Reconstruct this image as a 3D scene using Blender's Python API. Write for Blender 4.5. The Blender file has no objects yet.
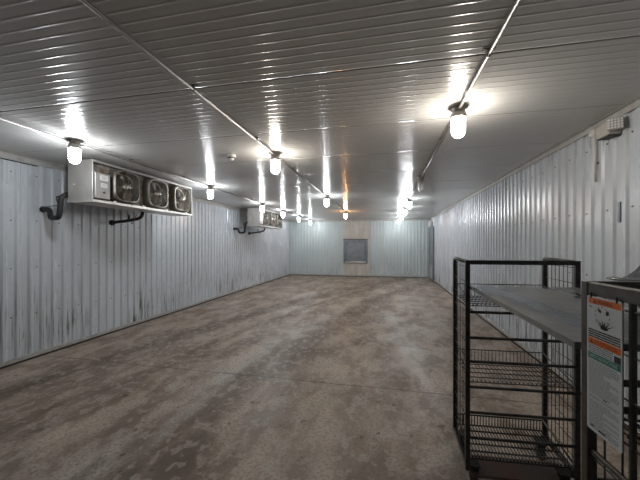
import bpy, math, random
from mathutils import Vector, Matrix
random.seed(7)
PI = math.pi
scn = bpy.context.scene
COL = scn.collection
H = 2.8; CAMZ = 1.6
XL, XR, YF, YN = -4.85, 2.08, 15.1, -2.2
TH = math.atan(65/305.0); CS, SN = math.cos(TH), math.sin(TH)
def W(xc, zc, h=-CAMZ):            # distances measured from where the photographer stood -> room metres
    return Vector((xc*CS - zc*SN, zc*CS + xc*SN, CAMZ + h))

# ------------------------------------------------------------------ materials
def mat(name, col, rough=0.5, metal=0.0, col2=None, scale=8.0, stretch=(1,1,1), lo=0.35, hi=0.7,
        bump=0.0, bscale=40.0, emit=0.0, rough2=None, spec=0.5, detail=6):
    m = bpy.data.materials.new(name); m.use_nodes = True
    nt = m.node_tree; b = nt.nodes['Principled BSDF']
    b.inputs['Base Color'].default_value = (*col, 1); b.inputs['Roughness'].default_value = rough
    b.inputs['Metallic'].default_value = metal; b.inputs['Specular IOR Level'].default_value = spec
    tc = nt.nodes.new('ShaderNodeTexCoord')
    if col2:
        mp = nt.nodes.new('ShaderNodeMapping'); mp.inputs['Scale'].default_value = stretch
        nt.links.new(tc.outputs['Object'], mp.inputs['Vector'])
        n = nt.nodes.new('ShaderNodeTexNoise'); n.inputs['Scale'].default_value = scale; n.inputs['Detail'].default_value = detail
        nt.links.new(mp.outputs[0], n.inputs['Vector'])
        r = nt.nodes.new('ShaderNodeMapRange'); r.inputs[1].default_value = lo; r.inputs[2].default_value = hi
        nt.links.new(n.outputs[0], r.inputs[0])
        mx = nt.nodes.new('ShaderNodeMix'); mx.data_type = 'RGBA'
        mx.inputs[6].default_value = (*col, 1); mx.inputs[7].default_value = (*col2, 1)
        nt.links.new(r.outputs[0], mx.inputs[0]); nt.links.new(mx.outputs[2], b.inputs['Base Color'])
        if rough2 is not None:
            rr = nt.nodes.new('ShaderNodeMapRange'); rr.inputs[3].default_value = rough; rr.inputs[4].default_value = rough2
            nt.links.new(r.outputs[0], rr.inputs[0]); nt.links.new(rr.outputs[0], b.inputs['Roughness'])
    if bump:
        n2 = nt.nodes.new('ShaderNodeTexNoise'); n2.inputs['Scale'].default_value = bscale; n2.inputs['Detail'].default_value = 4
        nt.links.new(tc.outputs['Object'], n2.inputs['Vector'])
        bp = nt.nodes.new('ShaderNodeBump'); bp.inputs['Strength'].default_value = bump; bp.inputs['Distance'].default_value = 0.01
        nt.links.new(n2.outputs[0], bp.inputs['Height']); nt.links.new(bp.outputs[0], b.inputs['Normal'])
    if emit:
        b.inputs['Emission Color'].default_value = (*col, 1); b.inputs['Emission Strength'].default_value = emit
    return m

def wall_mat(name, base, along, dirt=1.0, rough=0.34):
    """white painted ribbed steel with grime running down it; `along` is the horizontal axis index"""
    m = bpy.data.materials.new(name); m.use_nodes = True
    nt = m.node_tree; N = nt.nodes; L = nt.links; b = N['Principled BSDF']
    geo = N.new('ShaderNodeTexCoord'); sx = N.new('ShaderNodeSeparateXYZ'); L.new(geo.outputs['Object'], sx.inputs[0])
    def math_(op, a, c=None, v=None):
        n = N.new('ShaderNodeMath'); n.operation = op; L.new(a, n.inputs[0])
        if c is not None: L.new(c, n.inputs[1])
        if v is not None: n.inputs[1].default_value = v
        return n.outputs[0]
    def noise(scale, stretch, detail=5):
        mp = N.new('ShaderNodeMapping'); mp.inputs['Scale'].default_value = stretch
        L.new(geo.outputs['Object'], mp.inputs[0])
        n = N.new('ShaderNodeTexNoise'); n.inputs['Scale'].default_value = scale; n.inputs['Detail'].default_value = detail
        L.new(mp.outputs[0], n.inputs[0]); return n.outputs[0]
    def rng(v, a, c, d=0, e=1):
        n = N.new('ShaderNodeMapRange'); n.inputs[1].default_value = a; n.inputs[2].default_value = c
        n.inputs[3].default_value = d; n.inputs[4].default_value = e; L.new(v, n.inputs[0]); return n.outputs[0]
    z = sx.outputs[2]
    streak = rng(noise(1, (40, 40, 1.8), 3), .52, .66)            # thin runs of dirt
    patch = rng(noise(1.1, (1, 1, .8)), .40, .56)
    low = rng(z, 1.2, .1)                                       # splashed dirt near the floor
    top = rng(z, 2.35, 2.72)
    zone = math_('MAXIMUM', low, math_('MULTIPLY', top, v=.8))
    f1 = math_('MULTIPLY', math_('MULTIPLY', streak, patch), zone)
    f1 = math_('MULTIPLY', f1, v=.85*dirt)
    soft = math_('MULTIPLY', rng(noise(3, (1, 1, .35)), .4, .75), v=.22*dirt)
    mx = N.new('ShaderNodeMix'); mx.data_type = 'RGBA'; mx.inputs[6].default_value = (*base, 1); mx.inputs[7].default_value = (.33, .32, .30, 1)
    L.new(soft, mx.inputs[0])
    mx2 = N.new('ShaderNodeMix'); mx2.data_type = 'RGBA'; mx2.inputs[7].default_value = (.10, .085, .07, 1)
    L.new(mx.outputs[2], mx2.inputs[6]); L.new(f1, mx2.inputs[0]); L.new(mx2.outputs[2], b.inputs['Base Color'])
    L.new(rng(soft, 0, .2, rough, rough+.15), b.inputs['Roughness'])
    bp = N.new('ShaderNodeBump'); bp.inputs['Strength'].default_value = .25; bp.inputs['Distance'].default_value = .02
    L.new(noise(2.2, (1, 1, 1), 2), bp.inputs['Height']); L.new(bp.outputs[0], b.inputs['Normal'])
    return m

def floor_mat():
    m = bpy.data.materials.new('stained_concrete'); m.use_nodes = True
    nt = m.node_tree; N = nt.nodes; L = nt.links; b = N['Principled BSDF']
    tc = N.new('ShaderNodeTexCoord'); sx = N.new('ShaderNodeSeparateXYZ'); L.new(tc.outputs['Object'], sx.inputs[0])
    X, Y = sx.outputs[0], sx.outputs[1]
    def mt(op, a, c):
        n = N.new('ShaderNodeMath'); n.operation = op
        for i, v in enumerate((a, c)):
            if isinstance(v, (int, float)): n.inputs[i].default_value = v
            else: L.new(v, n.inputs[i])
        return n.outputs[0]
    def noise(scale, stretch=(1,1,1), detail=6, rot=0, dist=0):
        mp = N.new('ShaderNodeMapping'); mp.inputs['Scale'].default_value = stretch; mp.inputs['Rotation'].default_value = (0,0,rot)
        L.new(tc.outputs['Object'], mp.inputs[0])
        n = N.new('ShaderNodeTexNoise'); n.inputs['Scale'].default_value = scale; n.inputs['Detail'].default_value = detail; n.inputs['Distortion'].default_value = dist
        L.new(mp.outputs[0], n.inputs[0]); return n.outputs[0]
    def rng(v, a, c, d=0., e=1.):
        n = N.new('ShaderNodeMapRange'); n.inputs[1].default_value = a; n.inputs[2].default_value = c
        n.inputs[3].default_value = d; n.inputs[4].default_value = e; L.new(v, n.inputs[0]); return n.outputs[0]
    def mix(f, a, c):
        n = N.new('ShaderNodeMix'); n.data_type = 'RGBA'
        if isinstance(f, float): n.inputs[0].default_value = f
        else: L.new(f, n.inputs[0])
        for i, v in ((6, a), (7, c)):
            if isinstance(v, tuple): n.inputs[i].default_value = (*v, 1)
            else: L.new(v, n.inputs[i])
        return n.outputs[2]
    wob = mt('MULTIPLY', mt('SUBTRACT', noise(.8, detail=4), .5), .8)
    def curve_band(c0, c1, c2, w, amt):         # soft track along x = c0 + c1*y + c2*y*y
        cx = mt('ADD', mt('ADD', mt('MULTIPLY', mt('MULTIPLY', Y, Y), c2), mt('MULTIPLY', Y, c1)), c0)
        d = mt('ABSOLUTE', mt('ADD', mt('SUBTRACT', X, cx), wob), 0)
        return mt('MULTIPLY', rng(d, w, w*.25), amt)
    c = mix(rng(noise(.9, (1,.6,1), detail=10), .36, .62), (.52, .425, .345), (.34, .255, .195))
    c = mix(mt('MULTIPLY', rng(noise(3.5, (1, .35, 1), 12, .15), .44, .58), .7), c, (.185, .135, .10))
    c = mix(mt('MULTIPLY', rng(noise(6, (1, .5, 1), 12, .3, .35), .52, .62), .7), c, (.46, .40, .34))
    t1 = curve_band(-4.35, .09, .0185, .36, .95); t2 = curve_band(-1.75, .02, .0175, .40, .85); t3 = curve_band(-3.3, .06, .0165, .16, .7)  # dark wheel tracks
    grit = rng(noise(7, (1, .25, 1), 12), .34, .56, .35, 1)
    for t in (t1, t2, t3): c = mix(mt('MULTIPLY', t, grit), c, (.10, .072, .052))
    t4 = curve_band(-2.15, .04, .015, .22, .8); t5 = curve_band(.6, .05, 0.0, .5, .35)  # two paler bands from the same mask
    lg = rng(noise(2.4, (1, .4, 1), 8), .40, .62)
    for t in (t4, t5): c = mix(mt('MULTIPLY', t, lg), c, (.50, .47, .44))
    c = mix(mt('MULTIPLY', rng(noise(2.6, (1, .7, 1), 12, .4, .25), .50, .58), .6), c, (.15, .108, .08))
    c = mix(mt('MULTIPLY', rng(noise(11, (1, .8, 1), 12, .2, .3), .53, .60), .6), c, (.45, .385, .325))
    c = mix(mt('MULTIPLY', rng(noise(5, detail=5), .66, .70), .75), c, (.09, .065, .05))       # spots
    c = mix(mt('MULTIPLY', rng(noise(12, detail=3), .68, .71), .85), c, (.07, .055, .045))
    c = mix(mt('MULTIPLY', rng(noise(38, detail=8), .46, .62), .5), c, (.14, .11, .085))
    # saw-cut joints and one hairline crack
    jw = mt('MULTIPLY', mt('SUBTRACT', noise(1.5, detail=6), .5), .10)
    j = mt('SUBTRACT', mt('ADD', Y, jw), 3.45)
    jn = rng(mt('ABSOLUTE', j, 0), .011, .003)
    j2 = rng(mt('ABSOLUTE', mt('SUBTRACT', mt('ADD', Y, jw), 8.2), 0), .02, .005)
    v = N.new('ShaderNodeTexVoronoi'); v.feature = 'DISTANCE_TO_EDGE'; v.inputs['Scale'].default_value = .32
    mp = N.new('ShaderNodeMapping'); L.new(tc.outputs['Object'], mp.inputs[0]); mp.inputs['Location'].default_value = (.7, .3, 0)
    ad = N.new('ShaderNodeVectorMath'); ad.operation = 'ADD'; L.new(mp.outputs[0], ad.inputs[0])
    cb = N.new('ShaderNodeCombineXYZ'); L.new(wob, cb.inputs[0]); L.new(jw, cb.inputs[1]); L.new(cb.outputs[0], ad.inputs[1])
    L.new(ad.outputs[0], v.inputs[0])
    ck = mt('MULTIPLY', rng(v.outputs['Distance'], .0025, .0005), .22)
    crack = mt('MAXIMUM', mt('MAXIMUM', mt('MULTIPLY', jn, .9), mt('MULTIPLY', j2, .45)), ck)
    c = mix(crack, c, (.06, .045, .035))
    L.new(c, b.inputs['Base Color'])
    L.new(rng(noise(1.6, (1, .5, 1), 8), .35, .65, .38, .72), b.inputs['Roughness'])
    bp = N.new('ShaderNodeBump'); bp.inputs['Strength'].default_value = .3; bp.inputs['Distance'].default_value = .006
    L.new(mt('SUBTRACT', noise(25, detail=8), mt('MULTIPLY', crack, .6)), bp.inputs['Height']); L.new(bp.outputs[0], b.inputs['Normal'])
    return m

M = {
 'floor': floor_mat(),
 'wall_side': wall_mat('white_ribbed_steel_side', (.58, .62, .67), 1, 1.3, .21),
 'wall_far': wall_mat('white_ribbed_steel_far', (.54, .61, .62), 0, .7),
 'patch': mat('patch_panel_steel', (.60, .58, .54), .4, col2=(.48, .44, .38), scale=5, stretch=(1,1,.4)),
 'screw': mat('screw_head', (.16, .14, .13), .5, .5),
 'ceiling': mat('ceiling_steel', (.53, .52, .51), .175, col2=(.49, .48, .465), scale=1.2, rough2=.23, spec=.5),
 'seam': mat('ceiling_seam', (.20, .19, .18), .5),
 'trim': mat('trim_steel', (.43, .425, .41), .38, col2=(.32, .29, .26), scale=9, lo=.45, hi=.75),
 'gap': mat('dark_floor_gap', (.035, .025, .02), .8),
 'conduit': mat('galvanised_conduit', (.24, .23, .22), .42, .7, col2=(.16, .14, .13), scale=20),
 'cast': mat('grey_cast_metal', (.30, .28, .26), .45, .4, col2=(.2, .18, .17), scale=30),
 'cab': mat('unit_cabinet_paint', (.36, .345, .33), .38, .15, col2=(.31, .295, .275), scale=6),
 'cab_front': mat('unit_front_dirty', (.40, .37, .33), .42, .3, col2=(.16, .10, .065), scale=9, lo=.45, hi=.7),
 'pan': mat('drain_pan_steel', (.62, .60, .57), .32, .35, col2=(.33, .24, .19), scale=14, lo=.55, hi=.75),
 'shroud': mat('fan_shroud_metal', (.20, .19, .17), .42, .5, col2=(.10, .075, .05), scale=8, lo=.4, hi=.7),
 'ring': mat('fan_ring_metal', (.22, .21, .19), .35, .6, col2=(.2, .15, .11), scale=10),
 'guard': mat('fan_guard_wire', (.20, .18, .15), .45, .6),
 'blade': mat('fan_blade_metal', (.13, .12, .11), .45, .5, col2=(.1, .06, .04), scale=12),
 'hub': mat('motor_hub', (.55, .52, .47), .25, .8),
 'dark': mat('dark_interior', (.035, .03, .028), .8),
 'rubber': mat('black_pipe_insulation', (.014, .014, .015), .55, bump=.4, bscale=60),
 'sticker': mat('white_sticker', (.72, .72, .70), .5),
 'lens': mat('led_lens_white', (.95, .95, .94), .3),
 'print': mat('sticker_print', (.25, .25, .25), .6),
 'plastic': mat('white_plastic', (.68, .66, .62), .4),
 'black': mat('black_plastic', (.02, .02, .02), .5),
 'box': mat('grey_beige_plastic', (.46, .43, .39), .45),
 'hatch': mat('hatch_grey_steel', (.22, .245, .275), .3, .3, col2=(.13, .15, .175), scale=5, bump=.5, bscale=5),
 'hatch_in': mat('hatch_panel_steel', (.30, .32, .35), .28, .3, col2=(.2, .22, .24), scale=4, bump=.4, bscale=5),
 'silver': mat('bright_flashing', (.75, .74, .71), .22, .6, bump=.8, bscale=12),
 'door': mat('door_grey', (.22, .24, .25), .4, col2=(.16, .17, .18), scale=4, stretch=(1,1,.5)),
 'frame': mat('cage_steel', (.075, .075, .075), .38, .55, col2=(.045, .04, .036), scale=25),
 'frame2': mat('cage_steel_brown', (.12, .112, .10), .36, .6, col2=(.07, .062, .055), scale=25),
 'wire': mat('cage_wire', (.06, .058, .055), .4, .5),
 'sheet': mat('sheet_metal_grey', (.075, .095, .12), .24, .5, col2=(.23, .235, .225), scale=2.6, lo=.42, hi=.58, stretch=(2.6,.55,1), rough2=.40, bump=1.0, bscale=4.5),
 'rust': mat('rusty_base', (.17, .08, .06), .6, col2=(.10, .105, .09), scale=5),
 'tub': mat('blue_grey_plastic', (.075, .09, .105), .28, bump=.2, bscale=6),
 'lid': mat('dark_grey_plastic', (.10, .115, .13), .25, bump=.3, bscale=8),
 'sign': mat('sign_white', (.66, .69, .70), .35),
 'orange': mat('sign_orange', (.80, .17, .005), .4),
 'green': mat('sign_green', (.02, .22, .17), .4),
 'ink': mat('sign_black', (.012, .012, .014), .5),
 'ink2': mat('sign_grey_print', (.20, .21, .22), .5),
 'red': mat('sign_dark_red', (.25, .03, .01), .5),
}
ES = 68.0
M['globe_cool'] = mat('lamp_glass_cool', (.93, .97, 1.0), .3, emit=ES)
M['globe_warm'] = mat('lamp_glass_warm', (1.0, .93, .82), .3, emit=ES*.85)
M['globe_amber'] = mat('lamp_glass_amber', (1.0, .50, .20), .3, emit=ES*.8)
g = mat('lamp_glass_clear', (.95, .95, .93), .15); g.node_tree.nodes['Principled BSDF'].inputs['Transmission Weight'].default_value = .7
M['glass'] = g

# ------------------------------------------------------------------ mesh builder
class MB:
    def __init__(s): s.v = []; s.f = []; s.m = []; s.sm = []
    def add(s, vs, fs, mi=0, smooth=False):
        o = len(s.v); s.v += [Vector(v) for v in vs]
        for f in fs: s.f.append([o+i for i in f]); s.m.append(mi); s.sm.append(smooth)
        return s
    def box(s, c, size, mi=0, rot=None, bev=0.0):
        c = Vector(c); hx, hy, hz = [d/2 for d in size]
        if bev > 0:
            b = min(bev, hx*.9, hy*.9, hz*.9); vs = []; idx = {}
            for sx in (-1,1):
                for sy in (-1,1):
                    for sz in (-1,1):
                        for ax in range(3):
                            p = [sx*(hx-b), sy*(hy-b), sz*(hz-b)]; p[ax] = (sx*hx, sy*hy, sz*hz)[ax]
                            idx[(sx,sy,sz,ax)] = len(vs); vs.append(Vector(p))
            fs = []
            for ax in range(3):
                o1, o2 = (ax+1)%3, (ax+2)%3
                for sg in (-1,1):
                    q = []
                    for a, b2 in ((-1,-1),(1,-1),(1,1),(-1,1)):
                        k = [0,0,0]; k[ax] = sg; k[o1] = a; k[o2] = b2; q.append(idx[(*k,ax)])
                    fs.append(q if sg > 0 else q[::-1])
            for ax in range(3):                       # edges parallel to ax
                o1, o2 = (ax+1)%3, (ax+2)%3
                for a in (-1,1):
                    for b2 in (-1,1):
                        k0=[0,0,0]; k0[ax]=-1; k0[o1]=a; k0[o2]=b2; k1=list(k0); k1[ax]=1
                        q=[idx[(*k0,o1)], idx[(*k1,o1)], idx[(*k1,o2)], idx[(*k0,o2)]]
                        fs.append(q if a*b2 > 0 else q[::-1])
            for sx in (-1,1):
                for sy in (-1,1):
                    for sz in (-1,1):
                        q=[idx[(sx,sy,sz,i)] for i in range(3)]; fs.append(q if sx*sy*sz>0 else q[::-1])
        else:
            vs = [Vector((x*hx, y*hy, z*hz)) for x in (-1,1) for y in (-1,1) for z in (-1,1)]
            fs = [(0,1,3,2),(4,6,7,5),(0,4,5,1),(2,3,7,6),(0,2,6,4),(1,5,7,3)]
        if rot is not None: vs = [rot @ v for v in vs]
        return s.add([v+c for v in vs], fs, mi)
    def beam(s, p0, p1, w, h=None, mi=0, up=(0,0,1), bev=0.002):
        p0, p1 = Vector(p0), Vector(p1); d = (p1-p0); L = d.length; x = d.normalized(); u = Vector(up)
        if abs(x.dot(u)) > .98: u = Vector((SN*-1, CS, 0))
        y = u.cross(x).normalized(); z = x.cross(y)
        R = Matrix((x, y, z)).transposed()
        return s.box((p0+p1)/2, (L, w, h or w), mi, R, bev)
    def tube(s, pts, r, n=8, mi=0, caps=True):
        pts = [Vector(p) for p in pts]; vs = []; fs = []; prev = None
        for i, p in enumerate(pts):
            t = (pts[min(i+1, len(pts)-1)] - pts[max(i-1, 0)]).normalized()
            if prev is None: u = t.orthogonal().normalized()
            else: u = (prev - t*prev.dot(t)).normalized()
            prev = u; w = t.cross(u); rr = r[i] if isinstance(r, (list, tuple)) else r
            for k in range(n):
                a = 2*PI*k/n; vs.append(p + (u*math.cos(a)+w*math.sin(a))*rr)
        for i in range(len(pts)-1):
            for k in range(n):
                a, b = i*n+k, i*n+(k+1)%n; fs.append((a, b, b+n, a+n))
        s.add(vs, fs, mi, True)
        if caps:
            o = len(s.v)-len(vs)
            s.f.append([o+k for k in range(n)][::-1]); s.m.append(mi); s.sm.append(False)
            s.f.append([o+len(vs)-n+k for k in range(n)]); s.m.append(mi); s.sm.append(False)
        return s
    def lathe(s, c, prof, n=24, mi=0, axis='z', smooth=True):
        c = Vector(c); vs = []; fs = []
        for r, h in prof:
            for k in range(n):
                a = 2*PI*k/n; x, y = r*math.cos(a), r*math.sin(a)
                vs.append(c + Vector({'z': (x, y, h), 'x': (h, x, y), 'y': (y, h, x)}[axis]))
        for i in range(len(prof)-1):
            for k in range(n):
                a, b = i*n+k, i*n+(k+1)%n; fs.append((a, b, b+n, a+n))
        return s.add(vs, fs, mi, smooth)
    def build(s, name, ms, parent=None):
        loc = parent_loc(parent)
        me = bpy.data.meshes.new(name); me.from_pydata([tuple(v-loc) for v in s.v], [], s.f)
        for m in (ms if isinstance(ms, (list, tuple)) else [ms]): me.materials.append(m)
        for p, mi, sm in zip(me.polygons, s.m, s.sm): p.material_index = mi; p.use_smooth = sm
        me.update(); o = bpy.data.objects.new(name, me); COL.objects.link(o)
        if parent: o.parent = parent
        return o
def parent_loc(p):
    v = Vector((0,0,0))
    while p is not None: v = v + p.location; p = p.parent
    return v
def thing(name, label, cat, loc, group=None):
    o = bpy.data.objects.new(name, None); COL.objects.link(o); o.location = loc; o.empty_display_size = .1
    o['label'] = label; o['category'] = cat
    if group: o['group'] = group
    return o
def tag(o, label, cat, group=None):
    o['label'] = label; o['category'] = cat
    if group: o['group'] = group
    return o
def copy_tree(src, dx, dy, parent=None):
    c = src.copy(); COL.objects.link(c)
    if parent is None: c.location = src.location + Vector((dx, dy, 0))
    else: c.parent = parent
    for ch in [o for o in src.children]: copy_tree(ch, 0, 0, c)
    return c
def struct(o): o['kind'] = 'structure'; return o

# ------------------------------------------------------------------ room shell
mb = MB(); mb.box(((XL+XR)/2, (YF+YN)/2, -.06), (XR-XL+.3, YF-YN+.3, .12)); struct(mb.build('floor', M['floor']))

def ribbed(mb, a0, a1, put, z0, z1, pitch=.152, rib=.017, phase=0.0, depth=.06):
    """put(along, out) -> xy of a point `out` metres into the room"""
    pts = []; k = math.floor((a0-phase)/pitch)
    while phase + k*pitch < a1 + pitch:
        b = phase + k*pitch
        for t, o in ((0, 0), (.072, 0), (.092, rib), (.128, rib), (.148, 0)): pts.append((b+t, o))
        k += 1
    pts = [p for p in pts if a0 <= p[0] <= a1]; pts = [(a0, 0)] + pts + [(a1, 0)]
    n = len(pts); vs = []
    for a, o in pts:
        x, y = put(a, o); vs += [(x, y, z0), (x, y, z1)]
    x0, y0 = put(a0, -depth); x1, y1 = put(a1, -depth)
    vs += [(x0,y0,z0),(x0,y0,z1),(x1,y1,z0),(x1,y1,z1)]
    fs = [(2*i, 2*i+2, 2*i+3, 2*i+1) for i in range(n-1)]
    e = 2*n; fs += [(e, e+1, e+3, e+2), (0, 1, e+1, e), (2*n-2, e+2, e+3, 2*n-1)]
    mb.add(vs, fs, 0)
def screws(mb, a0, a1, put, rows, step=.304, phase=0.0, axis='x'):
    a = a0
    while a < a1:
        for z in rows:
            x, y = put(a, .0)
            mb.lathe((x, y, z + random.uniform(-.006, .006)), [(.0, -.006), (.008, -.006), (.0095, 0), (.008, .006), (0, .006)], 6, 1, axis, False)
        a += step
ROWS = (.62, 1.27, 1.92, 2.56)
pl = lambda a, o: (XL+o, a); pr = lambda a, o: (XR-o, a); pf = lambda a, o: (a, YF-o); pn = lambda a, o: (a, YN+o)
mb = MB(); ribbed(mb, YN, YF, pl, 0, H, phase=.024); screws(mb, .06-.304*7, YF, pl, ROWS); struct(mb.build('wall_left', [M['wall_side'], M['screw']]))
mb = MB(); ribbed(mb, YN, YF, pr, 0, H, phase=.044); screws(mb, .08-.304*7, YF, pr, ROWS); struct(mb.build('wall_right', [M['wall_side'], M['screw']]))
mb = MB(); ribbed(mb, XL, XR, pf, 0, H, phase=.0); screws(mb, -32*.152+.036+.152, XR, pf, ROWS, axis='y'); struct(mb.build('wall_far', [M['wall_far'], M['screw']]))
mb = MB(); ribbed(mb, XL, XR, pn, 0, H); struct(mb.build('wall_near', M['wall_far']))

# ceiling: shallow beads across the room and a joint between panels
def ceiling():
    P = 1.007/13; ys = []; y = 2.10 - 5*1.007
    prof = []
    k = 0
    while y + k*P < YF + .1:
        b = y + k*P
        if k % 13 == 0: seq = ((-.0035, 0), (-.0030, .011), (.0030, .011), (.0035, 0))
        else: seq = tuple((-.007+.014*q/8, -.0013*math.sin(PI*q/8)) for q in range(9))
        for t, o in seq: prof.append((b+t, H+o, 1 if (k % 13 == 0) else 0))
        for j in range(1, 8):
            t = j/8; prof.append((b + .008 + (P-.016)*t, H - .00018*math.sin(PI*t), 0))
        k += 1
    prof = [p for p in prof if YN-.1 < p[0] < YF+.1]
    mb = MB(); vs = []; n = len(prof)
    for yy, z, _ in prof: vs += [(XL-.1, yy, z), (XR+.1, yy, z)]
    for i in range(n-1):
        sm = prof[i][2] == 1 and prof[i+1][2] == 1
        mb_f = (2*i, 2*i+1, 2*i+3, 2*i+2)
        mb.f.append(list(mb_f)); mb.m.append(1 if sm and prof[i+1][0]-prof[i][0] < .007 else 0); mb.sm.append(not sm)
    mb.v = [Vector(v) for v in vs]
    o = len(mb.v)
    mb.add([(XL-.1, YN-.1, H+.12), (XR+.1, YN-.1, H+.12), (XR+.1, YF+.1, H+.12), (XL-.1, YF+.1, H+.12)], [(0,1,2,3)])
    struct(mb.build('ceiling', [M['ceiling'], M['seam']]))
ceiling()

def angle_trim(name, kind):
    mb = MB(); t = .085
    if kind == 'left':
        mb.box((XL+.025, (YF+YN)/2, H-t/2), (.012, YF-YN, t)); mb.box((XL+.045, (YF+YN)/2, H-.004), (.05, YF-YN, .006))
    elif kind == 'right':
        t = .062; mb.box((XR-.025, (YF+YN)/2, H-t/2), (.012, YF-YN, t)); mb.box((XR-.045, (YF+YN)/2, H-.004), (.05, YF-YN, .006))
    else:
        mb.box(((XL+XR)/2, YF-.025, H-t/2), (XR-XL, .012, t)); mb.box(((XL+XR)/2, YF-.045, H-.004), (XR-XL, .05, .006))
    struct(mb.build(name, M['trim']))
angle_trim('trim_1', 'left'); angle_trim('trim_2', 'right'); angle_trim('trim_3', 'far')
mb = MB(); mb.box((XL+.012, (YF+YN)/2, .045), (.05, YF-YN, .045)); mb.box((XL+.02, (YF+YN)/2, .011), (.06, YF-YN, .022), 1)
struct(mb.build('baseboard_left', [M['trim'], M['gap']]))
mb = MB(); mb.box((XR-.012, (YF+YN)/2, .045), (.05, YF-YN, .045)); mb.box((XR-.02, (YF+YN)/2, .011), (.06, YF-YN, .022), 1)
struct(mb.build('baseboard_right', [M['trim'], M['gap']]))
mb = MB(); mb.box(((XL+XR)/2, YF-.012, .045), (XR-XL, .05, .045)); mb.box(((XL+XR)/2, YF-.02, .011), (XR-XL, .06, .022), 1)
struct(mb.build('baseboard_far', [M['trim'], M['gap']]))
# shadow under the left trim edge, put in as a thin black tube
mb = MB(); mb.tube([(XL+.022, YN+.1, H-.095), (XL+.022, 3.40, H-.097)], .006, 6)
tag(mb.build('trim_shadow_line', M['black']), 'shadow line under the left ceiling trim, modelled as a thin black tube', 'shadow line')

# ------------------------------------------------------------------ hatch in far wall
mb = MB(); ribbed(mb, -2.02, -.72, lambda a, o: (a, YF-.028-o), .07, H-.09, pitch=.10, rib=.008, depth=.006)
struct(mb.build('trim_4', M['patch']))
yh = YF-.045; hx, hz, hs = -1.42, 1.24, 1.18
hat = thing('wall_hatch', 'square grey metal hatch in the middle of the far wall', 'hatch', (hx, yh, hz-hs/2))
mb = MB()
w = .17
mb.box((hx, yh-.02, hz+hs/2-w/2), (hs, .06, w), bev=.01); mb.box((hx, yh-.02, hz-hs/2+w/2), (hs, .06, w), bev=.01)
mb.box((hx-hs/2+w/2, yh-.02, hz), (w, .06, hs-2*w), bev=.01); mb.box((hx+hs/2-w/2, yh-.02, hz), (w, .06, hs-2*w), bev=.01)
mb.build('frame', M['hatch'], hat)
mb = MB(); mb.box((hx, yh, hz), (hs-2*w+.02, .03, hs-2*w+.02), bev=.005)
mb.box((hx, yh-.018, hz), (hs-2*w-.18, .02, hs-2*w-.20), bev=.008); mb.build('panel', M['hatch_in'], hat)
mb = MB(); mb.tube([(hx+.25, yh-.03, hz-.06), (hx+.25, yh-.07, hz-.06), (hx+.25, yh-.07, hz+.06), (hx+.25, yh-.03, hz+.06)], .008, 8)
mb.build('handle', M['silver'], hat)
mb = MB(); mb.box((hx+.13, yh-.06, hz-hs/2+.07), (.70, .03, .11), bev=.01, rot=Matrix.Rotation(.04, 3, 'Y')); mb.box((hx-.36, yh-.06, hz-hs/2+.05), (.30, .03, .06), bev=.01, rot=Matrix.Rotation(-.06, 3, 'Y'))
mb.build('sill_flashing', M['silver'], hat)
mb = MB(); mb.box((hx, yh-.055, hz+hs/2+.005), (hs+.02, .03, .03), bev=.004); mb.build('top_flashing', M['dark'], hat)

# ------------------------------------------------------------------ door at far end of right wall
d = bpy.data.objects.new('door_1', None); COL.objects.link(d); d.location = (XR-.03, 14.35, 0); struct(d)
y0, y1, zt = 13.85, 14.95, 2.30
mb = MB(); mb.box((XR-.045, (y0+y1)/2, .68+(zt-.68)/2), (.04, y1-y0, zt-.68), bev=.006); struct(mb.build('door_leaf', M['door'], d))
mb = MB(); mb.box((XR-.045, (y0+y1)/2+.12, .35), (.04, y1-y0-.26, .64), bev=.006); struct(mb.build('kick_panel', M['trim'], d))
mb = MB()
mb.box((XR-.05, y0-.03, zt/2), (.06, .06, zt), bev=.005); mb.box((XR-.05, y1+.03, zt/2), (.06, .06, zt), bev=.005); mb.box((XR-.05, (y0+y1)/2, zt+.03), (.06, y1-y0+.12, .06), bev=.005)
struct(mb.build('door_frame', M['hatch'], d))
mb = MB(); mb.tube([(XR-.07, y0+.12, 1.0), (XR-.12, y0+.12, 1.0), (XR-.12, y0+.12, 1.25), (XR-.07, y0+.12, 1.25)], .01, 8); struct(mb.build('door_handle', M['silver'], d))
mb = MB(); mb.box((XR-.11, 14.35, 2.50), (.12, .34, .20), bev=.012); mb.lathe((XR-.175, 14.35, 2.5), [(0,-.012),(.045,-.012),(.05,0),(.04,.01)], 16, 0, 'x')
tag(mb.build('junction_box', M['plastic']), 'small white box mounted on the wall above the grey door', 'box')

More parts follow.
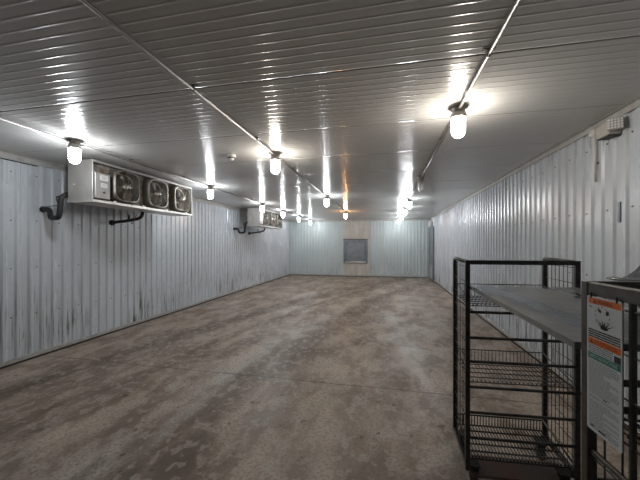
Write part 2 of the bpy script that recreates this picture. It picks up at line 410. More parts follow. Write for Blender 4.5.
# ------------------------------------------------------------------ jar lamps
def make_lamp(kind, label, x, y):
    t = thing('ceiling_lamp', label, 'lamp', (x, y, H), 'jar lamps on the ceiling conduits')
    mb = MB(); z = H-.001
    mb.lathe((x, y, z), [(0, 0), (.078, 0), (.082, -.006), (.080, -.012), (.058, -.016), (.055, -.020), (.054, -.058), (.050, -.064), (0, -.064)], 24)
    for a in (0, 1, 2, 3): mb.lathe((x+.07*math.cos(a*PI/2+.7), y+.07*math.sin(a*PI/2+.7), z-.012), [(0,-.004),(.006,-.004),(.006,0)], 8)
    mb.build('mounting_box', M['cast'], t)
    mb = MB(); mb.lathe((x, y, z-.062), [(.048, 0), (.061, -.002), (.064, -.008), (.064, -.026), (.059, -.030), (.059, -.036), (.0585, -.040), (.045, -.040)], 24)
    mb.build('collar', M['cast'], t)
    zg = z-.096; R, Lc = .056, .122
    prof = [(.052, .0), (.0555, -.012), (R, -.03), (R, -Lc)] + [(R*math.cos(q*PI/16), -Lc - R*math.sin(q*PI/16)*1.02) for q in range(1, 9)]
    mb = MB(); mb.lathe((x, y, zg), prof, 24)
    gl = mb.build('globe', M[kind], t)
    if kind == 'glass':
        mb = MB(); mb.lathe((x, y, zg+.005), [(0, 0), (.018, 0), (.018, -.035), (.022, -.045), (.034, -.075), (.036, -.095), (.030, -.118), (.016, -.13), (0, -.133)], 16)
        mb.build('bulb', M['plastic'], t)
    return t
YS = [2.85, 5.65, 8.35, 10.2, 12.2, 14.15]
od = ['nearest', 'second', 'third', 'fourth', 'fifth', 'last']
XLr, XMr, XRr = -3.5, -1.412, .625
LABL = ['lit jar lamp at the front left, beside the near end of the first fan unit',
        'lit jar lamp beside the far end of the first fan unit on the left',
        'lit jar lamp just in front of the second fan unit',
        'lit jar lamp in the left row beside the far end of the second fan unit',
        'lit jar lamp in the left row, next to last before the far wall',
        'lit jar lamp in the left row, the one closest to the far wall']
LABR = ['largest lit jar lamp, first in the right row, in front of the unlit lamp',
        'unlit clear glass jar lamp in the right row, the only one switched off',
        'lit jar lamp in the right row, first one beyond the unlit lamp',
        'lit jar lamp in the right row, second one beyond the unlit lamp',
        'lit jar lamp in the right row, third one beyond the unlit lamp',
        'lit jar lamp in the right row, the one closest to the far wall']
protos = {}
def lamp(kind, label, x, y):
    if kind in protos:
        p = protos[kind]; t = copy_tree(p, x-p.location.x, y-p.location.y); t['label'] = label; return t
    protos[kind] = make_lamp(kind, label, x, y); return protos[kind]
for i, y in enumerate(YS): lamp('globe_cool', LABL[i], XLr, y)
for i, y in enumerate(YS): lamp('glass' if i == 1 else ('globe_warm' if i == 0 else 'globe_cool'), LABR[i], XRr, y)
YM = [3.80, 7.42, 11.1]
lamp('globe_warm', 'lit jar lamp nearest the camera in the middle row', XMr, YM[0])
lamp('globe_cool', 'lit jar lamp in the middle row, between the nearest one and the amber one', XMr, YM[1])
lamp('globe_amber', 'amber glowing jar lamp in the middle row above the far wall hatch', XMr, YM[2])

def conduit_run(x, ys, yend, label):
    t = thing('ceiling_conduit', label, 'conduit', (x, YN+.05, H), 'conduits feeding the lamp rows')
    zc = H-.034; cur = YN+.05
    for y in list(ys) + [None]:
        e = (y-.0545) if y is not None else yend
        if e - cur > .05:
            mb = MB(); mb.tube([(x, cur, zc), (x, e, zc)], .0115, 10)
            if y is not None: mb.tube([(x, e-.03, zc), (x, e, zc)], .016, 10)
            mb.build('pipe', M['conduit'], t)
            q = cur + .75
            while q < e - .2:
                mb = MB(); mb.box((x, q, H-.0045), (.075, .022, .004)); mb.box((x, q, H-.011), (.018, .02, .013))
                mb.lathe((x, q, zc), [(.0125,-.011),(.0145,-.011),(.0145,.011),(.0125,.011)], 10, 0, 'y')
                mb.build('clamp', M['conduit'], t); q += 1.15
        if y is not None: cur = y + .0545
conduit_run(XLr, YS, YS[-1]+.0, 'galvanised conduit along the ceiling feeding the left row of lamps')
conduit_run(XMr, YM, YM[-1]+.0, 'galvanised conduit along the ceiling feeding the middle row of lamps')
conduit_run(XRr, YS, YS[-1]+.0, 'galvanised conduit along the ceiling feeding the right row of lamps')

# smoke detector
sd = thing('smoke_detector', 'small white round detector on the ceiling between left and middle lamp rows', 'detector', (-2.02, 3.77, H))
mb = MB(); mb.lathe((-2.02, 3.77, H-.001), [(0,0),(.056,0),(.056,-.018),(.052,-.030),(.03,-.034),(0,-.034)], 24); mb.build('housing', M['plastic'], sd)
mb = MB(); mb.lathe((-2.02, 3.77, H-.035), [(.0,0),(.05,0),(.053,-.006),(.048,-.013),(0,-.013)], 24); mb.build('vent_ring', M['black'], sd)
mb = MB(); mb.lathe((-2.02, 3.77, H-.048), [(.034,0),(.030,-.014),(.018,-.024),(0,-.026)], 20); mb.build('sensor_cap', M['plastic'], sd)

# ------------------------------------------------------------------ evaporator fan units
def rsq(cy, cz, r, n=40, p=4.5):
    out = []
    for k in range(n):
        a = 2*PI*k/n; c, s = math.cos(a), math.sin(a)
        out.append((cy + r*math.copysign(abs(c)**(2/p), c), cz + r*math.copysign(abs(s)**(2/p), s)))
    return out
def ring_strip(mb, loops, mi=0, smooth=False):
    n = len(loops[0]); vs = [v for l in loops for v in l]; fs = []
    for i in range(len(loops)-1):
        for k in range(n): a, b = i*n+k, i*n+(k+1)%n; fs.append((a, b, b+n, a+n))
    mb.add(vs, fs, mi, smooth)
def make_unit():
    xb, xf, xp = -4.33, -3.91, -4.03
    ya, yb = 3.43, 5.63; zb, zt = CAMZ+.58, CAMZ+1.165; yc = (ya+yb)/2
    t = thing('evaporator_unit', 'grey three-fan cooling unit near the front left, by the nearest left lamp', 'cooling unit', ((xb+xf)/2, yc, zb), 'cooling units hung along the left wall')
    mb = MB()
    mb.box(((xb+xf)/2, ya+.008, (zb+zt)/2), (xf-xb, .016, zt-zb), bev=.004)
    mb.box(((xb+xf)/2, yb-.008, (zb+zt)/2), (xf-xb, .016, zt-zb), bev=.004)
    mb.box(((xb+xf)/2, yc, zt-.006), (xf-xb, yb-ya-.032, .012)); mb.box((xf-.006, yc, zt-.018), (.012, yb-ya-.032, .03), bev=.003)
    mb.build('cabinet', M['cab'], t)
    mb = MB(); mb.box((xp-.006, yc, (zb+zt)/2), (.012, yb-ya-.034, zt-zb-.05)); mb.build('front_panel', M['cab_front'], t)
    mb = MB()                                                  # finned coil across the back
    mb.box((xb+.06, yc, (zb+zt)/2), (.08, yb-ya-.036, zt-zb-.05), 0)
    for k in range(70): mb.box((xb+.012, ya+.04+k*(yb-ya-.08)/69, (zb+zt)/2), (.022, .003, zt-zb-.06), 1)
    mb.build('coil', [M['dark'], M['ring']], t)
    mb = MB()
    mb.box(((xb+xf)/2, yc, zb+.004), (xf-xb+.01, yb-ya+.01, .008)); mb.box((xf+.004, yc, zb+.018), (.006, yb-ya+.01, .036), bev=.002); mb.box((xb-.004, yc, zb+.018), (.006, yb-ya+.01, .036))
    for k in range(4): mb.box((xf+.008, ya+.35+k*.55, zb+.03), (.006, .05, .05), bev=.002)
    mb.build('drain_pan', M['pan'], t)
    cb = MB(); cb.box((-3.965, 3.585, CAMZ+.82), (.118, .235, .36), bev=.006); cbo = cb.build('control_box', M['cab'], t)
    mb = MB()
    mb.box((-3.9045, 3.60, CAMZ+.935), (.002, .13, .075), 0); mb.box((-3.9045, 3.60, CAMZ+.83), (.002, .10, .06), 0)
    for k in range(4): mb.box((-3.903, 3.60+random.uniform(-.01,.01), CAMZ+.958-k*.014), (.0012, .10-.01*k, .004), 1)
    for k in range(3): mb.box((-3.903, 3.60, CAMZ+.846-k*.014), (.0012, .07, .004), 1)
    s = mb.build('sticker', [M['sticker'], M['print']], cbo)
    mb = MB(); mb.lathe((-3.905, 3.60, CAMZ+.73), [(.014, 0), (.014, .008), (0, .009)], 12, 0, 'x'); mb.build('knob', M['black'], cbo)
    mb = MB(); mb.box((-4.22, ya-.001, CAMZ+.83), (.035, .002, .012)); mb.build('maker_plate', M['sticker'], t)
    mb = MB(); mb.box((-4.012, 3.745, CAMZ+.86), (.012, .05, .36)); mb.build('coil_cover', M['shroud'], t)
    zc = CAMZ+.885
    for cy in (4.02, 4.68, 5.33):
        mb = MB(); R = .245
        L0 = [(xp, y, z) for y, z in rsq(cy, zc, R, p=6)]; L1 = [(-3.925, y, z) for y, z in rsq(cy, zc, R, p=5)]
        L2 = [(-3.905, y, z) for y, z in rsq(cy, zc, R-.015, p=4.5)]; L3 = [(-3.905, y, z) for y, z in rsq(cy, zc, R-.024, p=3.4)]
        L4 = [(xp-.01, y, z) for y, z in rsq(cy, zc, R-.030, p=3.2)]
        ring_strip(mb, [L0, L1, L2, L3], 0); ring_strip(mb, [L3, L4], 1)
        sh = mb.build('fan_shroud', [M['shroud'], M['ring']], t)
        mb = MB()
        mb.lathe((xp+.012, cy, zc), [(0, .0), (.20, 0)], 24, 0, 'x', False)
        mb.build('fan_well', M['dark'], sh)
        mb = MB(); mb.lathe((-3.965, cy, zc), [(0,-.03),(.05,-.03),(.05,.02),(.035,.035),(0,.04)], 16, 1, 'x')
        for k in range(4):
            a0 = k*PI/2+.3; vs = []
            for j in range(5):
                r = .05 + .15*j/4
                for s_, dx in ((-.42, -.025), (.42, .02)):
                    a = a0 + s_*(1-.1*j/4); vs.append((-3.965+dx, cy+r*math.cos(a), zc+r*math.sin(a)))
            vs2 = [(x-.003, y, z) for x, y, z in vs]; fs = []
            for j in range(4):
                fs += [(2*j, 2*j+1, 2*j+3, 2*j+2), (10+2*j, 12+2*j, 13+2*j, 11+2*j)]
            fs += [(8, 9, 19, 18), (0, 10, 11, 1)] + [(2*j, 2*j+2, 12+2*j, 10+2*j) for j in range(4)] + [(2*j+1, 11+2*j, 13+2*j, 2*j+3) for j in range(4)]
            mb.add(vs+vs2, fs, 0)
        mb.build('fan', [M['blade'], M['hub']], sh)
        mb = MB()
        for j in range(1, 9):
            r = .024 + j*.0235; xx = -3.900 + .014*math.cos(j/8*PI/2)
            mb.tube([(xx, cy+r*math.cos(q*PI/14), zc+r*math.sin(q*PI/14)) for q in range(29)], .0016, 4, 0, False)
        for k in range(4):
            a = k*PI/4+.2
            mb.tube([(-3.900+.014*math.cos(abs(q)/3*PI/2), cy+.215*q/3*math.cos(a), zc+.215*q/3*math.sin(a)) for q in range(-3, 4)], .0025, 4)
        mb.lathe((-3.886, cy, zc), [(0,.004),(.026,.003),(.028,-.002),(0,-.004)], 16, 1, 'x')
        mb.build('fan_guard', [M['guard'], M['hub']], sh)
    for hy in (3.7, 4.55, 5.4):
        mb = MB(); mb.box((-4.12, hy, (zt+H)/2+.0), (.04, .04, H-zt-.004)); mb.build('hanger', M['conduit'], t)
    return t
def path(pts, n=5):                                            # rounded corners
    pts = [Vector(p) for p in pts]; out = [pts[0]]
    for i in range(1, len(pts)-1):
        a, b, c = pts[i-1], pts[i], pts[i+1]; r = min((a-b).length, (c-b).length)*.45; r = min(r, .05)
        p0 = b+(a-b).normalized()*r; p1 = b+(c-b).normalized()*r
        for k in range(n+1): q = k/n; out.append(p0*(1-q)**2 + b*2*q*(1-q) + p1*q*q)
    return out + [pts[-1]]
def make_pipes():
    t = thing('refrigerant_pipe', 'black insulated U-shaped pipe hooked beside the near end of the first fan unit', 'pipe', (XL+.03, 3.45, CAMZ+.5), 'insulated pipes by the cooling units')
    mb = MB(); mb.tube(path([(XL+.02, 3.47, CAMZ+.50), (-4.66, 3.44, CAMZ+.49), (-4.62, 3.42, CAMZ+.365), (-4.405, 3.37, CAMZ+.365), (-4.385, 3.37, CAMZ+.50), (-4.375, 3.375, CAMZ+.65), (-4.378, 3.46, CAMZ+.70)]), .033, 12)
    mb.build('insulated_pipe', M['rubber'], t)
    mb = MB(); mb.tube([(XL+.03, 3.44, CAMZ+.525), (-4.42, 3.37, CAMZ+.535)], .007, 8); mb.build('copper_line', M['conduit'], t)
    mb = MB(); mb.tube(path([(-4.42, 3.37, CAMZ+.56), (-4.46, 3.37, CAMZ+.66), (-4.36, 3.37, CAMZ+.655)]), .009, 8); mb.build('sensing_loop', M['rubber'], t)
    mb = MB(); mb.lathe((XL+.022, 3.47, CAMZ+.50), [(0,.03),(.04,.03),(.045,.01),(.045,0)], 14, 0, 'x'); mb.build('wall_collar', M['rubber'], t)
    u = thing('drain_pipe', 'black insulated drain pipe running from the underside of the first fan unit to the wall', 'pipe', (XL+.03, 4.65, CAMZ+.4), 'drain pipes under the cooling units')
    mb = MB(); mb.tube(path([(XL+.02, 4.60, CAMZ+.385), (-4.55, 4.64, CAMZ+.415), (-4.33, 4.68, CAMZ+.455), (-4.27, 4.70, CAMZ+.50), (-4.26, 4.70, CAMZ+.578)]), .027, 12)
    mb.build('insulated_pipe', M['rubber'], u)
    mb = MB(); mb.lathe((XL+.022, 4.60, CAMZ+.385), [(0,.05),(.042,.05),(.05,.02),(.05,0)], 14, 0, 'x'); mb.build('wall_collar', M['rubber'], u)
    mb = MB(); mb.tube([(-4.50, 4.65, CAMZ+.44), (-4.50, 4.65, CAMZ+.52)], .014, 8); mb.build('vent_stub', M['rubber'], u)
    mb = MB(); mb.tube(path([(-4.30, 4.64, CAMZ+.578), (-4.36, 4.60, CAMZ+.40), (-4.42, 4.62, CAMZ+.34), (-4.46, 4.66, CAMZ+.42)]), .005, 6); mb.build('heater_cable', M['red'], u)
    return t, u
unit = make_unit(); pA, pB = make_pipes()
DY = 5.69
u2 = copy_tree(unit, 0, DY); u2['label'] = 'grey three-fan cooling unit farther back on the left, near the far wall'
p2 = copy_tree(pA, 0, DY); p2['label'] = 'black insulated U-shaped pipe hooked beside the farther fan unit'
p3 = copy_tree(pB, 0, DY); p3['label'] = 'black insulated drain pipe running from the underside of the farther fan unit to the wall'

# ------------------------------------------------------------------ right wall fittings
e = thing('emergency_light', 'beige emergency light box with white gridded lens, high on the right wall', 'emergency light', (XR-.02, 3.30, 2.58))
mb = MB(); mb.box((XR-.066, 3.30, 2.643), (.106, .17, .115), bev=.008); mb.build('housing', M['box'], e)
mb = MB(); mb.box((XR-.068, 3.30, 2.582), (.09, .15, .008)); mb.build('underside', M['black'], e)
R = Matrix.Rotation(math.radians(-28), 3, 'Z') @ Matrix.Rotation(math.radians(-8), 3, 'X')
hc = Vector((XR-.092, 3.178, 2.662))
mb = MB(); mb.box(hc, (.112, .022, .105), bev=.005, rot=R); lh = mb.build('lamp_head', M['box'], e)
mb = MB()
for i in range(5):
    for j in range(4):
        p = hc + R @ Vector((-.042+.021*i, -.0125, -.036+.024*j)); mb.box(p, (.0165, .006, .019), 0, R, .003)
mb.build('lens_grid', M['lens'], lh)
j = thing('junction_strip', 'round junction box with white vertical strip below it on the right wall beside the emergency light', 'conduit', (XR-.03, 3.54, 2.70))
mb = MB(); mb.lathe((XR-.022, 3.54, 2.705), [(0,-.055),(.03,-.052),(.044,-.03),(.046,.01)], 20, 0, 'x'); mb.build('junction_dome', M['plastic'], j)
mb = MB(); mb.tube([(XR-.034, 3.54, 2.67), (XR-.034, 3.54, 2.22)], .012, 10); mb.build('pipe', M['plastic'], j)  # white vertical strip modelled as a thin tube
mb = MB(); mb.box((XR-.024, 3.54, 2.40), (.006, .06, .02)); mb.build('clamp', M['conduit'], j)
mb = MB(); mb.box((XR-.004, 3.267, 1.89), (.012, .036, .19), bev=.004)
for k in range(9): mb.box((XR-.0115, 3.267, 1.82+.0175*k), (.003, .018, .003), 1)
tag(mb.build('wall_strip', [M['hatch'], M['ink']]), 'narrow grey vertical strip fixed to the right wall', 'strip')

# ------------------------------------------------------------------ wire roll cages
def off(p, z): return Vector((p.x, p.y, z))
def make_cage(name, label, A, B, C_, D, ztop, zbot, rungs, shelves, fm, mesh_left=True, front_rungs_to=None, tw=.028, rear=False, base=True, mesh_step=.05):
    """A left-back, B left-front, C right-back, D right-front (plan points)"""
    ctr = (A+B+C_+D)/4
    t = thing(name, label, 'cage', (ctr.x, ctr.y, 0), 'wire roll cages')
    X = (D-B).normalized(); Yv = (A-B).normalized()
    for P in (A, B, C_, D):
        mb = MB(); mb.beam(off(P, zbot-.02), off(P, ztop-.03 if P in (A, C_) else ztop), tw, tw, up=(Yv.x, Yv.y, 0)); mb.build('post', fm, t)
    g0 = tw/2
    for P, Q in ((A, B), (C_, D)):                             # curved top and bottom rails of side panels
        dd = (Q-P).normalized()
        mb = MB()
        if tw < .026: mb.beam(off(P+dd*g0, ztop-.017), off(Q-dd*g0, ztop-.017), tw*.9, .032)
        else: mb.tube(path([off(P, ztop-.035), off(P, ztop-.005), off(Q-dd*g0, ztop-.012)]), tw*.48, 8)
        mb.build('side_rail', fm, t)
        mb = MB(); mb.beam(off(P+dd*g0, zbot), off(Q-dd*g0, zbot), tw*.8, tw); mb.build('side_rail', fm, t)
        mb = MB(); Lp = (Q-P).length; n = max(2, round(Lp/mesh_step)); zz = zbot+.015
        for k in range(1, n):
            p = P.lerp(Q, k/n); mb.tube([off(p, zbot), off(p, ztop-.01)], .0024, 5)
        z = zbot + .10
        while z < ztop-.04:
            mb.tube([off(P+dd*g0, z), off(Q-dd*g0, z)], .0024, 5); z += .10
        mb.build('mesh_panel', M['wire'], t)
    mb = MB(); mb.beam(off(B+X*g0, ztop-tw/2), off(D-X*g0, ztop-tw/2), tw*.8, tw); mb.build('top_rail', fm, t)
    for z in rungs:
        mb = MB(); mb.tube([off(B+X*g0, z), off(D-X*g0, z)], .0095, 8); mb.build('rung', fm, t)
    for z, lip, pitch, r in shelves:
        mb = MB(); i = .016
        a, b, c, dq = A+X*i+Yv*-.01, B+X*i+Yv*.02, C_-X*i-Yv*.01, D-X*i+Yv*.02
        n = round((c-a).length/pitch)
        for k in range(n+1):
            f = k/n; p0 = a.lerp(c, f); p1 = b.lerp(dq, f)
            mb.tube([off(p0, z+lip), off(p0, z), off(p1, z), off(p1, z+.012)], r, 4)
        for k in range(6):
            f = k/5; mb.tube([off(a.lerp(b, f), z-r*2), off(c.lerp(dq, f), z-r*2)], r*1.5, 5)
        mb.tube([off(a, z+lip), off(c, z+lip)], r*1.5, 5); mb.tube([off(a, z+lip), off(b, z+.03)], r*1.5, 5); mb.tube([off(c, z+lip), off(dq, z+.03)], r*1.5, 5)
        mb.build('wire_shelf', M['wire'], t)
    if base:
        mb = MB(); i = .03
        q = [B+X*i+Yv*.0, D-X*i+Yv*.0, D-X*i+Yv*.2, B+X*i+Yv*.2]
        vs = [off(p, zbot-.07) for p in q] + [off(p, zbot-.05) for p in q]
        mb.add(vs, [(0,3,2,1),(4,5,6,7),(0,1,5,4),(1,2,6,5),(2,3,7,6),(3,0,4,7)]); mb.build('base_tray', M['rust'], t)
    for P, sx, sy in ((A,1,-1),(B,1,1),(C_,-1,-1),(D,-1,1)):
        p = P + X*.05*sx + Yv*.05*sy
        mb = MB(); mb.beam(off(p-Yv*.025, .048), off(p-Yv*.025, .048)+Vector((0,0,.0)), .01) if False else None
        mb.box(off(p, zbot-.012), (.07, .07, .008))
        for s_ in (-1, 1):
            mb.box(off(p+X*.022*s_, .075), (.004, .045, max(.02, zbot-.016-.03)*.7), 0, Matrix.Rotation(math.atan2(Yv.y, Yv.x)-PI/2, 3, 'Z'))
        for s_ in (-1,): mb.box(off(p, zbot-.03), (.05, .05, .03))
        co = mb.build('caster', M['black'], t)
        mb = MB(); pp = off(p, .048); mb.tube([pp-X*.015, pp+X*.015], .046, 20); mb.tube([pp-X*.026, pp+X*.026], .008, 8)
        mb.build('wheel', M['black'], co)
    return t, X, Yv
z0 = lambda h: CAMZ+h
A = W(1.062, 2.40); B = W(.962, 1.99); D = W(1.597, 1.895); C_ = W(1.697, 2.305)
for p in (A, B, D, C_): p.z = 0
make_cage('roll_cage', 'open-fronted dark wire roll cage with wire shelves standing on the floor behind the warning sign', A, B, C_, D, z0(-.105), z0(-1.45),
          [z0(h) for h in (-.443, -.61, -.765, -.93, -1.095, -1.26)], [(z0(-.40), .09, .025, .0024), (z0(-.90), .08, .025, .0024), (z0(-1.40), .07, .021, .0042)], M['frame'])
dirn = Vector((.15, .989)); E = (.706, .80)
N_ = W(E[0]-.42*dirn[0], E[1]-.42*dirn[1]); F = W(E[0]+.635, E[1]-.09); G = W(E[0]+.635-.063, E[1]-.09-.415); E = W(*E)
for p in (E, N_, F, G): p.z = 0
cage2, X2, Y2 = make_cage('roll_cage', 'nearest roll cage at the right edge, carrying the orange and white warning sign', N_, E, G, F, z0(-.097), z0(-1.45),
          [z0(h) for h in (-.36, -.43, -.62, -.80, -.98, -1.16)], [(z0(-.44), .05, .03, .0022), (z0(-.92), .08, .03, .0022), (z0(-1.40), .08, .02, .0026)], M['frame2'], tw=.024)
# extra uprights and cross bar of the near panel beside the sign
DV = (N_-E).normalized()
mb = MB(); p = E + DV*.133; mb.beam(off(p, z0(-1.43)), off(p, z0(-.124)), .014, .008, up=(Y2.x, Y2.y, 0)); mb.build('upright', M['frame2'], cage2)
mb = MB(); mb.beam(off(E+DV*.013, z0(-.535)), off(N_-DV*.013, z0(-.535)), .010, .014); mb.build('cross_bar', M['frame2'], cage2)

# sheet metal lying across the two cages
def sheet():
    a, b = W(.962, 1.972), W(1.590, 1.878); c, d_ = W(1.33, .742), W(.698, .836)
    zt = z0(-.268); n, m_ = 24, 40
    mb = MB(); vs = []
    def P(i, j):
        f, g_ = i/n, j/m_; p = (a.lerp(b, f)).lerp(d_.lerp(c, f), g_)
        dz = .0016*math.sin(f*9+1)*math.sin(g_*7+.5) + .0012*math.sin(g_*17+f*5)
        return p, zt + dz
    for lvl in (0, -.0025):
        for j in range(m_+1):
            for i in range(n+1): p, z = P(i, j); vs.append((p.x, p.y, z+lvl))
    o = (n+1)*(m_+1); fs = []
    for j in range(m_):
        for i in range(n):
            q = j*(n+1)+i; fs.append((q, q+n+1, q+n+2, q+1)); fs.append((o+q, o+q+1, o+q+n+2, o+q+n+1))
    mb.add(vs, fs, 0, True)
    for p, q in ((a, d_), (b, c), (a, b), (d_, c)):            # folded-down edges
        dd = (q-p).normalized(); mid = (a+b+c+d_)/4; inn = Vector((-dd.y, dd.x, 0)); inn = inn if inn.dot(mid-(p+q)/2) > 0 else -inn
        mb.beam(off(p, zt-.010)+inn*.0015, off(q, zt-.010)+inn*.0015, .003, .020, bev=.0008)
    o = mb.build('metal_sheet', M['sheet'])
    tag(o, 'grey dented sheet metal tray laid level between the two roll cages', 'metal sheet')
sheet()

# plastic tub with a curved cover lying on the sheet at the right edge
tb = thing('plastic_tub', 'dark blue-grey plastic tub with curled cover on the metal sheet at the right edge', 'tub', W(1.40, 1.25, -.266))
def rrect(cx, cz, wx, wz, r, z, n=6):
    out = []
    for sx, sz, a0 in ((1,1,0),(-1,1,PI/2),(-1,-1,PI),(1,-1,1.5*PI)):
        for k in range(n+1):
            a = a0+PI/2*k/n; out.append(W(cx+sx*(wx/2-r)+r*math.cos(a), cz+sz*(wz/2-r)+r*math.sin(a), z))
    return out
mb = MB(); cx, cz = 1.42, 1.15
lo = [rrect(cx, cz, .02, .02, .005, -.2655), rrect(cx, cz, .26, .20, .05, -.2655), rrect(cx, cz, .285, .22, .06, -.255), rrect(cx, cz, .33, .25, .06, -.165), rrect(cx, cz, .38, .28, .07, -.160), rrect(cx, cz, .38, .28, .07, -.150),
      rrect(cx, cz, .325, .245, .06, -.153), rrect(cx, cz, .275, .21, .05, -.250), rrect(cx, cz, .02, .02, .005, -.255)]
ring_strip(mb, lo, 0, True); mb.build('tub_body', M['tub'], tb)
mb = MB(); vs = []; prof = [(1.185, -.148), (1.21, -.144), (1.24, -.139), (1.27, -.128), (1.305, -.105), (1.335, -.072), (1.37, -.047), (1.42, -.034), (1.50, -.04), (1.57, -.07), (1.59, -.12), (1.595, -.148)]
NZ = 10
for lvl in (0, .006):
    for j_ in range(NZ+1):
        g_ = j_/NZ; zz = 1.01 + .25*g_
        for x, h in prof: vs.append(W(x + .01*math.sin(g_*6), zz, h + lvl + (.010*math.sin(g_*5) if h > -.14 else .004*g_)))
n = len(prof); o = n*(NZ+1); fs = []
for j_ in range(NZ):
    for i in range(n-1):
        q = j_*n+i; fs += [(q, q+n, q+n+1, q+1), (o+q, o+q+1, o+q+n+1, o+q+n)]
for i in range(n-1): fs += [(i, i+1, o+i+1, o+i), (NZ*n+i, o+NZ*n+i, o+NZ*n+i+1, NZ*n+i+1)]
for j_ in range(NZ): fs += [(j_*n, o+j_*n, o+j_*n+n, j_*n+n), (j_*n+n-1, j_*n+2*n-1, o+j_*n+2*n-1, o+j_*n+n-1)]
mb.add(vs, fs, 0, True); mb.build('cover', M['lid'], tb)

# ------------------------------------------------------------------ warning sign
nrm = Vector((-DV.y, DV.x, 0)).normalized()
if nrm.dot(E) > 0: nrm = -nrm                                # faces the open room
SW, SH, ST = .109, .338, z0(-.131)
o0 = E + DV*.015 + nrm*.0125; o0.z = ST
UP = Vector((0,0,1))
def S(u, v, d=0): return o0 + DV*(u*SW) - UP*(v*SH) + nrm*(.002+d)
sg = thing('warning_sign', 'white warning sign with orange headers and green band, fixed on the near roll cage', 'sign', tuple(S(.5, 1)))
def quadbox(mb, u0, v0, u1, v1, d0, d1, mi=0, r=0):
    vs = [S(u0,v0,d0),S(u1,v0,d0),S(u1,v1,d0),S(u0,v1,d0),S(u0,v0,d1),S(u1,v0,d1),S(u1,v1,d1),S(u0,v1,d1)]
    mb.add(vs, [(0,1,2,3),(4,7,6,5),(0,4,5,1),(1,5,6,2),(2,6,7,3),(3,7,4,0)], mi)
mb = MB(); outl = []
for cu, cv, a0 in ((.955, .015, 1.5*PI), (.955, .985, 0), (.045, .985, PI/2), (.045, .015, PI)):
    for k in range(5):
        a = a0+PI/2*k/4; outl.append((cu+.045*math.cos(a), cv+.015*math.sin(a)))
n = len(outl); vs = [S(u, v, 0) for u, v in outl] + [S(u, v, -.002) for u, v in outl]
mb.add(vs, [list(range(n)), list(range(2*n-1, n-1, -1))] + [(i, i+n, (i+1)%n+n, (i+1)%n) for i in range(n)]); mb.build('board', M['sign'], sg)
def bands(name, m, rects):
    mb = MB()
    for r_ in rects: quadbox(mb, *r_, .0, .0004)
    return mb.build(name, m, sg)
bands('orange_band', M['orange'], [(.05, .012, .97, .056)]); bands('orange_band', M['orange'], [(.04, .310, .97, .358)]); bands('green_band', M['green'], [(.04, .420, .97, .466)])
bands('black_block', M['ink'], [(.80, .372, .97, .418)])
def words(mb, v, hgt, u0=.06, u1=.95, d=.0004, wl=(.04, .14), gap=.018):
    u = u0
    while u < u1-.02:
        e_ = min(u1, u+random.uniform(*wl)); quadbox(mb, u, v, e_, v+hgt, .0, d); u = e_+gap
mb = MB()
for k in range(4): words(mb, .244+.0165*k, .0105, .05, .96, wl=(.12, .3), gap=.012)
mb.build('bold_print', M['ink'], sg)
mb = MB()
for k in range(4): words(mb, .364+.0140*k, .007, .06, .76, wl=(.06, .18))
mb.build('middle_print', M['ink2'], sg); mb = MB()
v = .478; 
while v < .975:
    words(mb, v, .0045, .07, random.choice((.93, .93, .9, .7, .5)))
    v += .0125 if random.random() > .12 else .021
mb.build('fine_print', M['ink2'], sg)
mb = MB(); quadbox(mb, .12, .955, .24, .966, 0, .0005); quadbox(mb, .36, .962, .56, .973, 0, .0005); quadbox(mb, .50, .72, .60, .727, 0, .0005); mb.build('logo_print', M['ink'], sg)
def text(s, u, v, hgt, m, name, wfit):
    cu = bpy.data.curves.new('t', 'FONT'); cu.body = s; cu.size = 1; cu.align_x = 'LEFT'
    ob = bpy.data.objects.new('t', cu); COL.objects.link(ob)
    dg = bpy.context.evaluated_depsgraph_get(); me = bpy.data.meshes.new_from_object(ob.evaluated_get(dg))
    bpy.data.objects.remove(ob)
    xs = [q.co.x for q in me.vertices]; ys = [q.co.y for q in me.vertices]
    sx = wfit/(max(xs)-min(xs)); sy = hgt/(max(ys)-min(ys)); x0, y0_ = min(xs), min(ys); loc = parent_loc(sg)
    for q in me.vertices:
        q.co = S(u+(q.co.x-x0)*sx, v+hgt-(q.co.y-y0_)*sy, .0008) - loc
    me.materials.clear(); me.materials.append(m)
    o = bpy.data.objects.new(name, me); COL.objects.link(o); o.parent = sg
text('WARNING', .34, .021, .026, M['red'], 'header_lettering', .42)
text('ADVERTENCIA', .24, .320, .028, M['red'], 'header_lettering', .64)
text('SAFETY INSTRUCTIONS', .09, .431, .024, M['sign'], 'band_lettering', .80)
def tri(mb, u, v, w_, h_):
    vs = [S(u, v+h_, .0), S(u+w_, v+h_, 0), S(u+w_/2, v, 0), S(u, v+h_, .0008), S(u+w_, v+h_, .0008), S(u+w_/2, v, .0008)]
    mb.add(vs, [(0,2,1),(3,4,5),(0,1,4,3),(1,2,5,4),(2,0,3,5)])
mb = MB(); tri(mb, .20, .018, .11, .032); tri(mb, .10, .318, .11, .032); mb.build('alert_triangle', M['red'], sg)
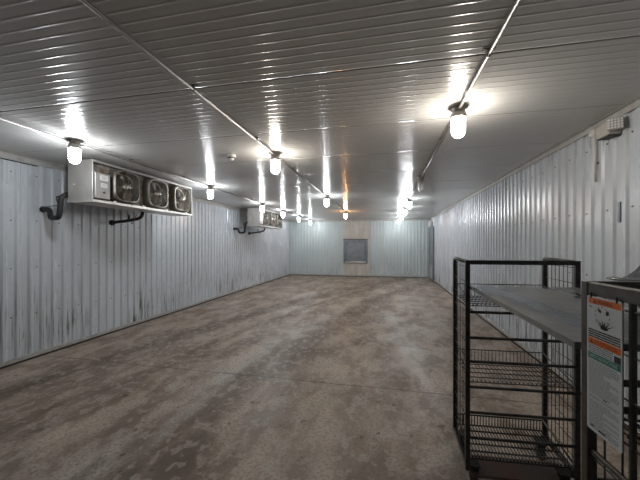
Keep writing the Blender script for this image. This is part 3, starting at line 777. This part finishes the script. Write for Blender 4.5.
# pictogram: ring with two dark marks above a spiked hand
mb = MB()
for k in range(22):
    if k % 2: continue
    a0, a1 = 2*PI*k/22, 2*PI*(k+1)/22; c0 = (.47, .128); ra, rb = (.215, .20), (.0635, .059)
    P_ = lambda a, i: S(c0[0]+(ra, ra)[0][i]*math.cos(a), c0[1]+rb[i]*math.sin(a), .0005)
    mb.add([P_(a0, 0), P_(a1, 0), P_(a1, 1), P_(a0, 1)], [(0,1,2,3)])
def blob(u, v, ru, rv, tilt=0):
    vs = []
    for k in range(12):
        a = 2*PI*k/12; x, y = ru*math.cos(a), rv*math.sin(a); vs.append(S(u+x, v+y+tilt*x, .0006))
    mb.add(vs, [list(range(12))])
blob(.40, .096, .055, .012, .1); blob(.62, .100, .045, .017, -.1)
def spike(u0, v0, u1, v1, w_):
    mb.add([S(u0-w_, v0, .0006), S(u0+w_, v0, .0006), S(u1, v1, .0006)], [(0,1,2)])
for u1, v1 in ((.22, .165), (.34, .158), (.45, .150), (.56, .156), (.70, .158), (.84, .172)): spike(.53, .222, u1, v1, .035)
blob(.53, .214, .11, .013); blob(.12, .078, .05, .004, .1)
mb.build('pictogram', M['ink'], sg)
for q in (.03, .11):
    mb = MB(); mb.tube([off(E+DV*q+nrm*.0148, ST+.010), off(E+DV*q+nrm*.0148, ST-.004)], .002, 6); mb.build('hanger_tie', M['black'], sg)

# ------------------------------------------------------------------ camera, world, view
cam = bpy.data.cameras.new('camera'); co = bpy.data.objects.new('camera', cam); COL.objects.link(co)
co.location = (0, 0, CAMZ); co.rotation_euler = (PI/2, 0, TH); cam.sensor_width = 36; cam.lens = 305/640*36; cam.shift_y = 4/640; cam.clip_start = .02
scn.camera = co
w = bpy.data.worlds.new('world'); scn.world = w; w.use_nodes = True; w.node_tree.nodes['Background'].inputs[0].default_value = (.5, .55, .6, 1); w.node_tree.nodes['Background'].inputs[1].default_value = .05
scn.view_settings.view_transform = 'Standard'; scn.view_settings.look = 'None'; scn.view_settings.gamma = 1; scn.view_settings.exposure = 0.82
